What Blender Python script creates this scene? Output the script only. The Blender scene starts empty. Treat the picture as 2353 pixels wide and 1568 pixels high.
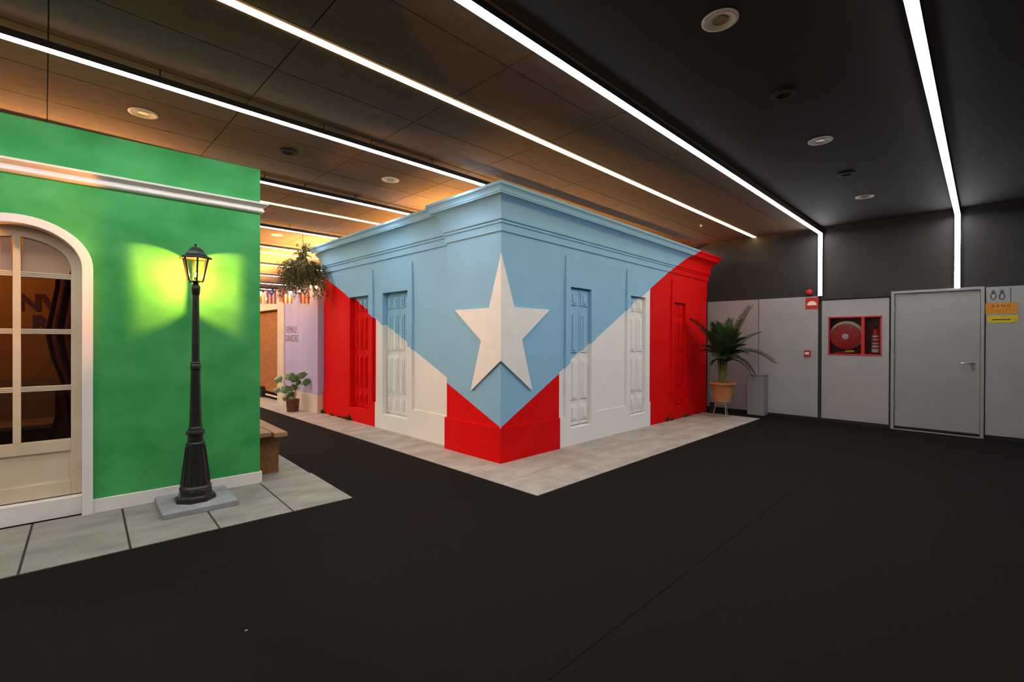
import bpy, bmesh, math, random
from mathutils import Vector, Matrix
random.seed(7)
scene = bpy.context.scene
COL = scene.collection
R = math.radians

# ------------------------------------------------------------------ camera
FPX, YAW, PITCH, ROLL, EYE = 1080.99, R(45.151), R(-0.220), R(0.1925), 1.4
fwd = Vector((math.cos(YAW), math.sin(YAW), 0)); rgt = Vector((math.sin(YAW), -math.cos(YAW), 0)); up = Vector((0, 0, 1))
fwd, up = fwd*math.cos(PITCH) + up*math.sin(PITCH), up*math.cos(PITCH) - fwd*math.sin(PITCH)
rgt, up = rgt*math.cos(ROLL) + up*math.sin(ROLL), up*math.cos(ROLL) - rgt*math.sin(ROLL)
cam = bpy.data.cameras.new('camera'); cam.sensor_width = 36; cam.lens = FPX/2353*36
cam.clip_start = 0.05; cam.clip_end = 200
camo = bpy.data.objects.new('camera', cam); COL.objects.link(camo)
camo.matrix_world = Matrix(((rgt.x, up.x, -fwd.x, 0), (rgt.y, up.y, -fwd.y, 0), (rgt.z, up.z, -fwd.z, EYE), (0, 0, 0, 1)))
scene.camera = camo

# ------------------------------------------------------------------ world, exposure, lamp strengths
w = bpy.data.worlds.new('hall_darkness'); scene.world = w; w.use_nodes = True
w.node_tree.nodes['Background'].inputs[0].default_value = (0.02, 0.018, 0.016, 1)
w.node_tree.nodes['Background'].inputs[1].default_value = 0.2
scene.view_settings.view_transform = 'Standard'; scene.view_settings.look = 'None'
scene.view_settings.gamma = 1.0; scene.view_settings.use_curve_mapping = False
scene.view_settings.exposure = 0.15
WHITE_STRIP, WARM_STRIP = 44.0, 16.0           # diffuser radiance
LANTERN_L, FAIRY_L, FILL_GLOBE_L, ROOM_FILL_W, FILL_L, ALLEY_FILL_L = 48000.0, 110.0, 1500.0, 40.0, 400.0, 560.0
scene.cycles.max_bounces = 6; scene.cycles.diffuse_bounces = 4; scene.cycles.transparent_max_bounces = 12
scene.cycles.sample_clamp_indirect = 6.0
scene.cycles.use_denoising = True

# ------------------------------------------------------------------ materials
def new_mat(name):
    m = bpy.data.materials.new(name); m.use_nodes = True
    nt = m.node_tree; b = nt.nodes['Principled BSDF']
    return m, nt, b
def inp(b, k, v):
    if k in b.inputs: b.inputs[k].default_value = v
def mat(name, c, rough=0.6, c2=None, scale=8.0, stretch=(1, 1, 1), detail=4.0, lo=0.35, hi=0.7, bump=0.0, bscale=60.0, metal=0.0, spec=0.4):
    m, nt, b = new_mat(name)
    b.inputs['Base Color'].default_value = (*c, 1); b.inputs['Roughness'].default_value = rough
    b.inputs['Metallic'].default_value = metal; inp(b, 'Specular IOR Level', spec)
    tc = nt.nodes.new('ShaderNodeTexCoord')
    if c2 is not None:
        mp = nt.nodes.new('ShaderNodeMapping'); mp.inputs['Scale'].default_value = stretch
        nt.links.new(tc.outputs['Object'], mp.inputs['Vector'])
        n = nt.nodes.new('ShaderNodeTexNoise'); n.inputs['Scale'].default_value = scale; n.inputs['Detail'].default_value = detail
        nt.links.new(mp.outputs[0], n.inputs['Vector'])
        r = nt.nodes.new('ShaderNodeValToRGB'); r.color_ramp.elements[0].position = lo; r.color_ramp.elements[1].position = hi
        r.color_ramp.elements[0].color = (*c, 1); r.color_ramp.elements[1].color = (*c2, 1)
        nt.links.new(n.outputs['Fac'], r.inputs['Fac']); nt.links.new(r.outputs['Color'], b.inputs['Base Color'])
    if bump > 0:
        n2 = nt.nodes.new('ShaderNodeTexNoise'); n2.inputs['Scale'].default_value = bscale; n2.inputs['Detail'].default_value = 3
        nt.links.new(tc.outputs['Object'], n2.inputs['Vector'])
        bp = nt.nodes.new('ShaderNodeBump'); bp.inputs['Strength'].default_value = bump; bp.inputs['Distance'].default_value = 0.004
        nt.links.new(n2.outputs['Fac'], bp.inputs['Height']); nt.links.new(bp.outputs['Normal'], b.inputs['Normal'])
    return m
def emit(name, c, s):
    m, nt, b = new_mat(name)
    b.inputs['Base Color'].default_value = (0.8, 0.8, 0.8, 1)
    b.inputs['Emission Color'].default_value = (*c, 1); b.inputs['Emission Strength'].default_value = s
    return m
def glass(name, tint=(1, 1, 1), gloss=0.12):
    m = bpy.data.materials.new(name); m.use_nodes = True; nt = m.node_tree
    for n in list(nt.nodes): nt.nodes.remove(n)
    out = nt.nodes.new('ShaderNodeOutputMaterial'); mx = nt.nodes.new('ShaderNodeMixShader')
    t = nt.nodes.new('ShaderNodeBsdfTransparent'); t.inputs[0].default_value = (*tint, 1)
    g = nt.nodes.new('ShaderNodeBsdfGlossy'); g.inputs['Roughness'].default_value = 0.03
    fr = nt.nodes.new('ShaderNodeFresnel'); fr.inputs[0].default_value = 1.45
    mul = nt.nodes.new('ShaderNodeMath'); mul.operation = 'MULTIPLY'; mul.inputs[1].default_value = gloss/0.04
    mul.use_clamp = True
    nt.links.new(fr.outputs[0], mul.inputs[0]); nt.links.new(mul.outputs[0], mx.inputs[0])
    nt.links.new(t.outputs[0], mx.inputs[1]); nt.links.new(g.outputs[0], mx.inputs[2]); nt.links.new(mx.outputs[0], out.inputs[0])
    return m

BLUE, WHITE, RED = (0.262, 0.495, 0.70), (0.80, 0.785, 0.765), (0.70, 0.0025, 0.0035)
def flag_paint():
    """red, white and light blue wall paint: a blue chevron over red and white upright stripes, laid on the house by position"""
    m, nt, b = new_mat('flag_paint'); L = nt.links.new
    b.inputs['Roughness'].default_value = 0.7; inp(b, 'Specular IOR Level', 0.10)
    ge = nt.nodes.new('ShaderNodeNewGeometry'); sp = nt.nodes.new('ShaderNodeSeparateXYZ'); L(ge.outputs['Position'], sp.inputs[0])
    def mth(op, a, c=None):
        n = nt.nodes.new('ShaderNodeMath'); n.operation = op
        for i, v in enumerate((a, c)):
            if v is None: continue
            if isinstance(v, (int, float)): n.inputs[i].default_value = v
            else: L(v, n.inputs[i])
        return n.outputs[0]
    X, Y, Z = sp.outputs
    dl = mth('SUBTRACT', Y, 3.825); dr = mth('SUBTRACT', X, 3.63)
    line = mth('ADD', mth('MAXIMUM', mth('MULTIPLY', dl, 0.4387), mth('MULTIPLY', dr, 0.545)), 0.405)
    blue = mth('GREATER_THAN', Z, line)
    left = mth('GREATER_THAN', dl, dr)
    wl = mth('MULTIPLY', mth('GREATER_THAN', Y, 4.88), mth('LESS_THAN', Y, 6.80))
    wr = mth('MULTIPLY', mth('GREATER_THAN', X, 4.66), mth('LESS_THAN', X, 6.978))
    inv = mth('SUBTRACT', 1.0, left)
    white = mth('ADD', mth('MULTIPLY', left, wl), mth('MULTIPLY', inv, wr))
    def mix(f, a, c):
        n = nt.nodes.new('ShaderNodeMix'); n.data_type = 'RGBA'; L(f, n.inputs[0])
        for i, v in ((6, a), (7, c)):
            if isinstance(v, tuple): n.inputs[i].default_value = (*v, 1)
            else: L(v, n.inputs[i])
        return n.outputs[2]
    c = mix(blue, mix(white, RED, WHITE), BLUE)
    nz = nt.nodes.new('ShaderNodeTexNoise'); nz.inputs['Scale'].default_value = 3.0; nz.inputs['Detail'].default_value = 5
    L(ge.outputs['Position'], nz.inputs['Vector'])
    hs = nt.nodes.new('ShaderNodeHueSaturation'); L(c, hs.inputs['Color'])
    mr = nt.nodes.new('ShaderNodeMapRange'); mr.inputs[3].default_value = 0.93; mr.inputs[4].default_value = 1.05
    L(nz.outputs['Fac'], mr.inputs[0]); L(mr.outputs[0], hs.inputs['Value'])
    L(hs.outputs[0], b.inputs['Base Color'])
    n2 = nt.nodes.new('ShaderNodeTexNoise'); n2.inputs['Scale'].default_value = 140; L(ge.outputs['Position'], n2.inputs['Vector'])
    bp = nt.nodes.new('ShaderNodeBump'); bp.inputs['Strength'].default_value = 0.15; bp.inputs['Distance'].default_value = 0.003
    L(n2.outputs['Fac'], bp.inputs['Height']); L(bp.outputs[0], b.inputs['Normal'])
    return m
def brick_mat():
    m, nt, b = new_mat('orange_brick'); b.inputs['Roughness'].default_value = 0.8
    tc = nt.nodes.new('ShaderNodeTexCoord'); mp = nt.nodes.new('ShaderNodeMapping')
    mp.inputs['Rotation'].default_value = (R(90), 0, R(90))
    br = nt.nodes.new('ShaderNodeTexBrick'); br.inputs['Scale'].default_value = 1.0
    br.inputs['Color1'].default_value = (0.34, 0.115, 0.016, 1); br.inputs['Color2'].default_value = (0.27, 0.08, 0.010, 1)
    br.inputs['Mortar'].default_value = (0.42, 0.19, 0.05, 1); br.inputs['Mortar Size'].default_value = 0.006
    br.inputs['Brick Width'].default_value = 0.18; br.inputs['Row Height'].default_value = 0.05
    sx = nt.nodes.new('ShaderNodeSeparateXYZ'); cx = nt.nodes.new('ShaderNodeCombineXYZ')
    nt.links.new(tc.outputs['Object'], sx.inputs[0])
    nt.links.new(sx.outputs['Y'], cx.inputs['X']); nt.links.new(sx.outputs['Z'], cx.inputs['Y'])
    nt.links.new(cx.outputs[0], br.inputs['Vector']); nt.links.new(br.outputs['Color'], b.inputs['Base Color'])
    return m

M = dict(
    carpet=mat('black_carpet', (0.0060, 0.0053, 0.0050), 0.95, (0.0084, 0.0074, 0.0070), 220, bump=0.5, bscale=400, spec=0.1),
    carpet_seam=mat('carpet_backing', (0.006, 0.006, 0.006), 0.95),
    ceiling=mat('brown_ceiling_board', (0.115, 0.08, 0.054), 0.85, (0.09, 0.062, 0.042), 5, (1, 3, 1), spec=0.2),
    ceil_black=mat('black_ceiling_board', (0.024, 0.0226, 0.0216), 0.8, (0.021, 0.02, 0.0192), 3, spec=0.2),
    ceil_gap=mat('ceiling_gap', (0.02, 0.018, 0.016), 0.9),
    black_wall=mat('black_wall_paint', (0.023, 0.0213, 0.0208), 0.75, (0.027, 0.0253, 0.0245), 4),
    panel=mat('grey_wall_panel', (0.325, 0.322, 0.322), 0.45, (0.35, 0.346, 0.345), 3, bump=0.05),
    doorgrey=mat('grey_door_paint', (0.29, 0.286, 0.29), 0.4, (0.315, 0.308, 0.308), 2),
    black=mat('black_rubber', (0.012, 0.012, 0.012), 0.6),
    housing=mat('black_aluminium', (0.012, 0.012, 0.013), 0.5),
    rod=mat('black_rod', (0.02, 0.017, 0.015), 0.6),
    white_led=emit('white_led_diffuser', (0.985, 0.985, 0.985), WHITE_STRIP),
    warm_led=emit('warm_led_diffuser', (1.0, 0.72, 0.34), WARM_STRIP),
    tile=mat('weathered_concrete_slab', (0.28, 0.244, 0.212), 0.75, (0.42, 0.376, 0.335), 3.0, (1, 1.7, 1), 11, 0.3, 0.72, bump=0.15, bscale=90),
    tile_cool=mat('grey_concrete_slab', (0.17, 0.163, 0.145), 0.72, (0.29, 0.28, 0.255), 2.6, (1, 2.0, 1), 11, 0.3, 0.72, bump=0.15, bscale=90),
    joint=mat('slab_joint', (0.03, 0.027, 0.024), 0.9),
    flag=flag_paint(),
    star=mat('white_star_paint', (0.83, 0.81, 0.79), 0.6, (0.79, 0.77, 0.75), 6),
    green=mat('green_limewash', (0.030, 0.265, 0.062), 0.7, (0.068, 0.375, 0.115), 2.6, (1, 1, 1.3), 9, 0.34, 0.68, bump=0.12, bscale=120, spec=0.25),
    white=mat('white_gloss_paint', (0.74, 0.70, 0.675), 0.5, (0.69, 0.65, 0.62), 5),
    cream=mat('aged_cream_paint', (0.60, 0.50, 0.36), 0.55, (0.48, 0.38, 0.24), 3.2, detail=6, lo=0.45, hi=0.85),
    pane=glass('window_glass', (0.80, 0.72, 0.68), 0.20),
    frosted=mat('frosted_pane', (0.42, 0.25, 0.17), 0.35, (0.36, 0.22, 0.16), 3),
    clear=glass('clear_glass', (0.95, 0.95, 0.95), 0.06),
    lamp_glass=glass('lantern_glass', (0.97, 0.94, 0.86), 0.05),
    iron=mat('black_cast_iron', (0.012, 0.012, 0.012), 0.32, (0.02, 0.02, 0.02), 30, spec=0.5, bump=0.1, bscale=80),
    slab=mat('blue_grey_stone', (0.22, 0.23, 0.25), 0.8, (0.29, 0.30, 0.32), 14, bump=0.3, bscale=120),
    bulb=emit('lit_bulb', (1.0, 0.36, 0.06), LANTERN_L),
    fairy=emit('lit_festoon_bulb', (1.0, 0.58, 0.20), FAIRY_L),
    fill_bulb=emit('lit_fill_globe', (1.0, 0.52, 0.17), FILL_GLOBE_L),
    cove=emit('warm_fill_diffuser', (1.0, 0.45, 0.12), FILL_L),
    fill2=emit('warm_alley_fill_diffuser', (1.0, 0.45, 0.12), ALLEY_FILL_L),
    fill3=emit('dim_warm_fill_diffuser', (1.0, 0.45, 0.12), FILL_L*0.27),
    roofing=mat('bare_board_roof', (0.05, 0.045, 0.04), 0.9),
    wood=mat('old_brown_wood', (0.17, 0.07, 0.022), 0.7, (0.26, 0.12, 0.045), 6, (6, 0.7, 6), 8, bump=0.3, bscale=50),
    wood_top=mat('worn_wood_top', (0.27, 0.135, 0.062), 0.65, (0.38, 0.21, 0.11), 6, (7, 0.7, 7), 8, bump=0.3, bscale=50),
    purple=mat('lilac_wall_paint', (0.40, 0.35, 0.60), 0.7, (0.47, 0.41, 0.62), 2.0, (1, 1, 0.5)),
    lilac_text=mat('purple_lettering', (0.16, 0.10, 0.20), 0.7),
    peach=mat('pale_plaster', (0.66, 0.55, 0.45), 0.75, (0.58, 0.47, 0.37), 3),
    brick=brick_mat(),
    terracotta=mat('terracotta', (0.52, 0.22, 0.075), 0.7, (0.40, 0.15, 0.045), 5, (1, 1, 0.6), bump=0.15, bscale=40),
    brown_pot=mat('brown_plastic_pot', (0.13, 0.045, 0.028), 0.55, (0.10, 0.035, 0.022), 10),
    soil=mat('potting_soil', (0.03, 0.02, 0.013), 0.95, (0.05, 0.035, 0.02), 40),
    wire=mat('pale_metal_stand', (0.45, 0.40, 0.37), 0.45, metal=0.6),
    palm=mat('dark_palm_leaf', (0.028, 0.062, 0.018), 0.5, (0.05, 0.095, 0.03), 12),
    palm_stem=mat('palm_stalk', (0.12, 0.12, 0.03), 0.6, (0.17, 0.155, 0.045), 10),
    leaf=mat('broad_green_leaf', (0.025, 0.075, 0.016), 0.4, (0.05, 0.12, 0.025), 8),
    stem=mat('green_stem', (0.12, 0.17, 0.055), 0.5),
    trail=mat('olive_foliage', (0.09, 0.095, 0.03), 0.6, (0.20, 0.195, 0.08), 20),
    weed=mat('weed_leaf', (0.03, 0.05, 0.015), 0.7, (0.05, 0.075, 0.02), 30),
    red=mat('signal_red', (0.50, 0.012, 0.016), 0.4),
    red_dark=mat('red_enamel_inside', (0.13, 0.012, 0.014), 0.5),
    hose=mat('cream_hose', (0.62, 0.55, 0.45), 0.6),
    steel=mat('brushed_steel', (0.55, 0.53, 0.51), 0.3, metal=0.9),
    yellow=mat('yellow_plastic', (0.80, 0.50, 0.02), 0.45),
    label_white=mat('white_label', (0.70, 0.66, 0.64), 0.5),
    lume=mat('pale_lime_print', (0.74, 0.76, 0.50), 0.5),
    orange_sign=mat('orange_sign', (0.62, 0.24, 0.012), 0.5),
    yellow_sign=mat('yellow_sign', (0.62, 0.47, 0.01), 0.5),
    ink=mat('black_ink', (0.02, 0.02, 0.025), 0.6),
    orange_ink=mat('brown_ink', (0.20, 0.085, 0.015), 0.6),
    bin=mat('pale_grey_bin', (0.25, 0.245, 0.245), 0.45),
    trimring=mat('off_white_trim', (0.80, 0.75, 0.66), 0.5),
    reflector=mat('dull_reflector', (0.30, 0.27, 0.22), 0.35, metal=0.3),
    dark_hole=mat('dark_grille', (0.012, 0.011, 0.010), 0.7),
    orange_wall=mat('orange_interior_wall', (0.42, 0.155, 0.02), 0.8, (0.36, 0.12, 0.015), 3),
    curtain=mat('dark_red_curtain', (0.16, 0.018, 0.012), 0.8, (0.09, 0.012, 0.01), 4, (8, 1, 1)),
    seat_top=mat('pinkish_bench_top', (0.26, 0.13, 0.09), 0.6),
    seat_front=mat('maroon_bench_front', (0.075, 0.012, 0.010), 0.6),
    banner=mat('maroon_letter_paint', (0.10, 0.012, 0.012), 0.7),
    banner2=mat('violet_letter_paint', (0.09, 0.035, 0.07), 0.7),
    flag_red=mat('flag_cloth_red', (0.72, 0.10, 0.03), 0.8),
    flag_white=mat('flag_cloth_white', (0.75, 0.70, 0.62), 0.8),
    flag_blue=mat('flag_cloth_blue', (0.10, 0.11, 0.42), 0.8),
    cord=mat('dark_cord', (0.03, 0.025, 0.02), 0.7),
    scrap=mat('gold_paper', (0.6, 0.45, 0.15), 0.5),
)

# ------------------------------------------------------------------ mesh helpers
ROOTM = {}
class MB:
    def __init__(s): s.v = []; s.f = []
    def add(s, vs, fs):
        k = len(s.v); s.v += [tuple(p) for p in vs]; s.f += [tuple(i + k for i in f) for f in fs]; return s
    def box(s, x0, y0, z0, x1, y1, z1):
        x0, x1 = min(x0, x1), max(x0, x1); y0, y1 = min(y0, y1), max(y0, y1); z0, z1 = min(z0, z1), max(z0, z1)
        v = [(x, y, z) for z in (z0, z1) for y in (y0, y1) for x in (x0, x1)]
        return s.add(v, [(0, 2, 3, 1), (4, 5, 7, 6), (0, 1, 5, 4), (2, 6, 7, 3), (0, 4, 6, 2), (1, 3, 7, 5)])
    def prism(s, poly, a0, a1, axis='y'):
        def P(p, a):
            return (p[0], a, p[1]) if axis == 'y' else ((a, p[0], p[1]) if axis == 'x' else (p[0], p[1], a))
        n = len(poly); v = [P(p, a0) for p in poly] + [P(p, a1) for p in poly]
        f = [tuple(range(n)), tuple(range(2*n - 1, n - 1, -1))] + [(i, (i + 1) % n, n + (i + 1) % n, n + i) for i in range(n)]
        return s.add(v, f)
    def lathe(s, prof, c=(0, 0, 0), n=24, ph=0.0, axis=Vector((0, 0, 1)), cap=True):
        q = Vector((0, 0, 1)).rotation_difference(Vector(axis)); v = []; f = []
        for r, z in prof:
            for k in range(n):
                a = ph + 2*math.pi*k/n; p = q @ Vector((r*math.cos(a), r*math.sin(a), z)); v.append((p.x + c[0], p.y + c[1], p.z + c[2]))
        for i in range(len(prof) - 1):
            for k in range(n):
                f.append((i*n + k, i*n + (k + 1) % n, (i + 1)*n + (k + 1) % n, (i + 1)*n + k))
        if cap:
            f.append(tuple(range(n - 1, -1, -1))); m = (len(prof) - 1)*n; f.append(tuple(range(m, m + n)))
        return s.add(v, f)
    def tube(s, pts, r, n=6):
        pts = [Vector(p) for p in pts]; rs = r if isinstance(r, (list, tuple)) else [r]*len(pts); v = []; f = []
        ref = Vector((0.31, 0.17, 0.93))
        for i, p in enumerate(pts):
            d = (pts[min(i + 1, len(pts) - 1)] - pts[max(i - 1, 0)]).normalized()
            a = d.cross(ref); a = a.normalized() if a.length > 1e-4 else Vector((1, 0, 0)); b = d.cross(a)
            for k in range(n):
                t = 2*math.pi*k/n; q = p + (a*math.cos(t) + b*math.sin(t))*rs[i]; v.append(tuple(q))
        for i in range(len(pts) - 1):
            for k in range(n): f.append((i*n + k, i*n + (k + 1) % n, (i + 1)*n + (k + 1) % n, (i + 1)*n + k))
        m = (len(pts) - 1)*n; f += [tuple(range(n - 1, -1, -1)), tuple(range(m, m + n))]
        return s.add(v, f)
    def sweep(s, path, prof, side=1, closed_prof=True):
        """mitred sweep of a moulding (d outward, z) along a plan polyline; side=+1 puts outward on the right of travel"""
        P = [Vector(p) for p in path]; N = []
        for i in range(len(P) - 1):
            d = (P[i + 1] - P[i]).normalized(); N.append(Vector((d.y, -d.x))*side)
        off = []
        for i in range(len(P)):
            if i == 0: off.append(N[0])
            elif i == len(P) - 1: off.append(N[-1])
            else:
                m = N[i - 1] + N[i]; off.append(m/ (m.dot(N[i])))
        n = len(prof); v = [(P[i].x + off[i].x*d, P[i].y + off[i].y*d, z) for i in range(len(P)) for d, z in prof]; f = []
        for i in range(len(P) - 1):
            for k in range(n if closed_prof else n - 1):
                f.append((i*n + k, i*n + (k + 1) % n, (i + 1)*n + (k + 1) % n, (i + 1)*n + k))
        if closed_prof: f += [tuple(range(n)), tuple(range((len(P) - 1)*n + n - 1, (len(P) - 1)*n - 1, -1))]
        return s.add(v, f)
    def build(s, name, m, parent=None, world=False, smooth=False, bevel=0.0, warp=None, kind=None, recalc=True):
        vs = s.v
        if warp: vs = [warp(p) for p in vs]
        loc = None
        if parent is not None and world:
            inv = ROOTM[parent.name].inverted(); vs = [tuple(inv @ Vector(p)) for p in vs]
        elif parent is None:
            xs, ys, zs = zip(*vs); loc = Vector(((min(xs) + max(xs))/2, (min(ys) + max(ys))/2, min(zs)))
            vs = [(p[0] - loc.x, p[1] - loc.y, p[2] - loc.z) for p in vs]
        me = bpy.data.meshes.new(name); me.from_pydata(vs, [], s.f); me.validate()
        if recalc:
            bm = bmesh.new(); bm.from_mesh(me); bmesh.ops.recalc_face_normals(bm, faces=bm.faces[:]); bm.to_mesh(me); bm.free()
        if smooth:
            for p in me.polygons: p.use_smooth = True
        me.materials.append(m); o = bpy.data.objects.new(name, me); COL.objects.link(o)
        if loc is not None: o.location = loc
        if parent is not None:
            o.parent = parent; ROOTM[o.name] = ROOTM[parent.name]
        else: ROOTM[o.name] = Matrix.Translation(loc)
        if smooth:
            md = o.modifiers.new('edges', 'EDGE_SPLIT'); md.split_angle = R(38)
        if bevel > 0:
            b = o.modifiers.new('bevel', 'BEVEL'); b.width = bevel; b.segments = 2; b.limit_method = 'ANGLE'
        if kind: o['kind'] = kind
        return o
def tag(o, label, cat, group=None):
    o['label'] = label; o['category'] = cat
    if group: o['group'] = group
    return o
def thing(name, label, cat, loc=(0, 0, 0), rotz=0.0, group=None):
    o = bpy.data.objects.new(name, None); o.empty_display_size = 0.1; COL.objects.link(o)
    o.location = loc; o.rotation_euler = (0, 0, rotz)
    ROOTM[o.name] = Matrix.Translation(Vector(loc)) @ Matrix.Rotation(rotz, 4, 'Z')
    return tag(o, label, cat, group)
def struct(o): o['kind'] = 'structure'; return o
def share(src, parent, loc=(0, 0, 0), rot=(0, 0, 0)):
    c = src.copy(); COL.objects.link(c); c.parent = parent; c.location = loc; c.rotation_euler = rot
    if parent is not None: ROOTM[c.name] = ROOTM[parent.name]
    return c
def copy_tree(o, parent=None):
    c = o.copy(); COL.objects.link(c); c.parent = parent
    for ch in [x for x in o.children]: copy_tree(ch, c)
    return c
def text(name, body, m, parent, size, P, ux, uy, depth=0.002, align='CENTER', xs=1.0, bold=0.0):
    """flat painted lettering standing at world point P, reading along ux, upright along uy"""
    cu = bpy.data.curves.new(name, 'FONT'); cu.body = body; cu.size = size; cu.extrude = depth; cu.align_x = align; cu.align_y = 'CENTER'
    cu.resolution_u = 3; cu.offset = bold*size
    t = bpy.data.objects.new(name + '_src', cu); COL.objects.link(t)
    bpy.context.view_layer.update()
    me = bpy.data.meshes.new_from_object(t.evaluated_get(bpy.context.evaluated_depsgraph_get()))
    bpy.data.objects.remove(t); ux = Vector(ux); uy = Vector(uy); uz = ux.cross(uy)
    T = Matrix((ux*xs, uy, uz)).transposed().to_4x4(); T.translation = Vector(P)
    me.transform(ROOTM[parent.name].inverted() @ T if parent is not None else T)
    me.materials.clear(); me.materials.append(m); o = bpy.data.objects.new(name, me); COL.objects.link(o)
    if parent is not None: o.parent = parent; ROOTM[o.name] = ROOTM[parent.name]
    return o
def point_light(name, P, W, c, r, parent=None):
    l = bpy.data.lights.new(name, 'POINT'); l.energy = W; l.color = c; l.shadow_soft_size = r
    o = bpy.data.objects.new(name, l); COL.objects.link(o); o.location = P
    if parent is not None:
        o.parent = parent; o.location = ROOTM[parent.name].inverted() @ Vector(P)
    return o

# ================================================================== the hall
X0, X1, Y0, Y1, ZC = -6.0, 9.57, -5.0, 25.0, 3.35
fl = struct(MB().box(X0 - .2, Y0 - .2, -0.12, X1 + .2, Y1 + .2, -0.004).build('floor', M['carpet_seam']))
ROOTM['floor'] = Matrix.Translation(fl.location)
seams = [Y0, -3.0, -0.78, 1.256, 3.30, 5.33, 7.4, 9.4, 11.5, 13.5, 15.5, 17.5, 19.5, 21.5, Y1]
for a, b in zip(seams, seams[1:]):
    MB().box(X0, a + .0014, -0.004, X1, b - .0014, 0.0).build('carpet_strip', M['carpet'], fl, world=True)
ce = struct(MB().box(X0 - .2, Y0 - .2, ZC + .012, X1 + .2, Y1 + .2, ZC + .2).build('ceiling', M['ceil_gap']))
PX, PY = 1.17, 0.605
p0 = MB().box(-PX/2 + .004, -PY/2 + .004, 0, PX/2 - .004, PY/2 - .004, 0.014).build('ceiling_panel', M['ceiling'], None)
p0.parent = ce; first = True
CL = ce.location.copy()
YB = 2.012                                    # black boards this side of the second bent strip, brown panels beyond
for i in range(-2, 8):
    for j in range(-2, 12):
        cx, cy = 0.02 + PX*(i + .5), 3.63 + PY*(j + .5)
        q = (cx - CL.x, cy - CL.y, ZC - CL.z)
        if first: p0.location = q; first = False
        else: share(p0, ce, q)
    MB().box(.02 + PX*i + .004, YB + .004, ZC, .02 + PX*(i + 1) - .004, 3.63 - 2*PY - .004, ZC + .014).build('ceiling_panel', M['ceiling'], ce, world=True)
xa, xb, ya, yb = 0.02 - 2*PX, 0.02 + 8*PX, YB, 3.63 + 12*PY
far = MB().box(X0, ya, ZC, xa, Y1, ZC + .012).box(xa, yb, ZC, X1, Y1, ZC + .012).box(xb, ya, ZC, X1, yb, ZC + .012)
far.build('ceiling_board', M['ceiling'], ce, world=True)
for a, b in ((Y0, -2.4), (-2.397, .29), (.293, YB - .003)): MB().box(X0, a, ZC, X1, b, ZC + .012).build('ceiling_board', M['ceil_black'], ce, world=True)
struct(MB().box(X0 - .2, Y0, 0, X0, Y1, ZC).build('wall_left', M['black_wall']))
struct(MB().box(X0, Y0 - .2, 0, X1, Y0, ZC).build('wall_back', M['black_wall']))
struct(MB().box(X0, Y1, 0, X1, Y1 + .2, ZC).build('wall_far', M['black_wall']))

# ---- the wall with the door: black above, grey panels to door height
BT = 2.165
wr = struct(MB().box(X1, Y0, 0, X1 + .25, 1.172, ZC).box(X1, 1.90, 0, X1 + .25, Y1, ZC).box(X1, 1.172, 0, X1 + .25, 1.90, 1.152).box(X1, 1.172, 1.80, X1 + .25, 1.90, ZC).box(X1 + .21, 1.172, 1.152, X1 + .25, 1.90, 1.80).build('wall_right', M['black_wall']))
def wpanel(y0, y1, t=0.03, z0=0.055, z1=BT):
    return MB().box(X1 - t, y0 + .003, z0, X1, y1 - .003, z1).build('wall_panel', M['panel'], wr, world=True, bevel=.002)
wpanel(4.0, 5.2); wpanel(3.01, 3.975); wpanel(2.045, 3.005)
# panel round the hose cabinet, with its opening
CB = (1.172, 1.90, 1.152, 1.80)      # y0, y1, z0, z1
g = MB(); t = 0.012
g.box(X1 - t, 1.079, .055, X1, 1.995, CB[2]).box(X1 - t, 1.079, CB[3], X1, 1.995, 2.085)
g.box(X1 - t, 1.079, CB[2], X1, CB[0], CB[3]).box(X1 - t, CB[1], CB[2], X1, 1.995, CB[3])
g.build('wall_panel', M['panel'], wr, world=True)
MB().box(X1 - .035, 1.06, 2.10, X1, 2.03, BT).build('painted_shadow_rail', M['black_wall'], wr, world=True)  # black strip stands in for the shadow along the recessed panel's top
for a, b in ((-0.75, -0.003), (-1.7, -0.753), (-2.65, -1.703), (-3.6, -2.653), (-4.9, -3.603)): wpanel(a, b)
struct(MB().box(X1 - .02, 2.045, 0, X1, 8, .055).box(X1 - .014, 1.06, 0, X1, 2.04, .03).box(X1 - .02, Y0, 0, X1, 0.0, .05).build('baseboard_right', M['black']))
# the grey door
dr = struct(MB().box(X1 - .055, 1.012, 0, X1, 1.052, BT + .012).box(X1 - .055, .005, 0, X1, .045, BT + .012).box(X1 - .055, .045, BT - .028, X1, 1.012, BT + .012).build('door_1', M['doorgrey'], bevel=.003))
dl = MB().box(X1 - .02, .05, .055, X1, 1.007, BT - .033).build('door_leaf', M['doorgrey'], dr, world=True)
MB().box(X1 - .034, .05, .035, X1 - .020, .985, .052).build('door_sweep', M['black'], dr, world=True)
MB().box(X1 - .06, .045, 0, X1, 1.012, .012).build('threshold', M['doorgrey'], dr, world=True)
for z in (.35, 1.1, 1.85): MB().lathe([(.011, 0), (.011, .09)], (X1 - .03, 1.006, z), 10).build('hinge', M['steel'], dr, world=True, smooth=True)
hd = MB().lathe([(.026, 0), (.026, .008)], (X1 - .02, .125, 1.073), 20, axis=(-1, 0, 0)).tube([(X1 - .028, .125, 1.073), (X1 - .062, .125, 1.073), (X1 - .068, .135, 1.073), (X1 - .068, .245, 1.070)], .0095, 10)
hd.build('door_handle', M['steel'], dr, world=True, smooth=True)
MB().lathe([(.024, 0), (.024, .008), (.012, .0081), (.010, .012)], (X1 - .02, .121, .995), 20, axis=(-1, 0, 0)).build('lock_cylinder', M['steel'], dr, world=True, smooth=True)

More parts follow.
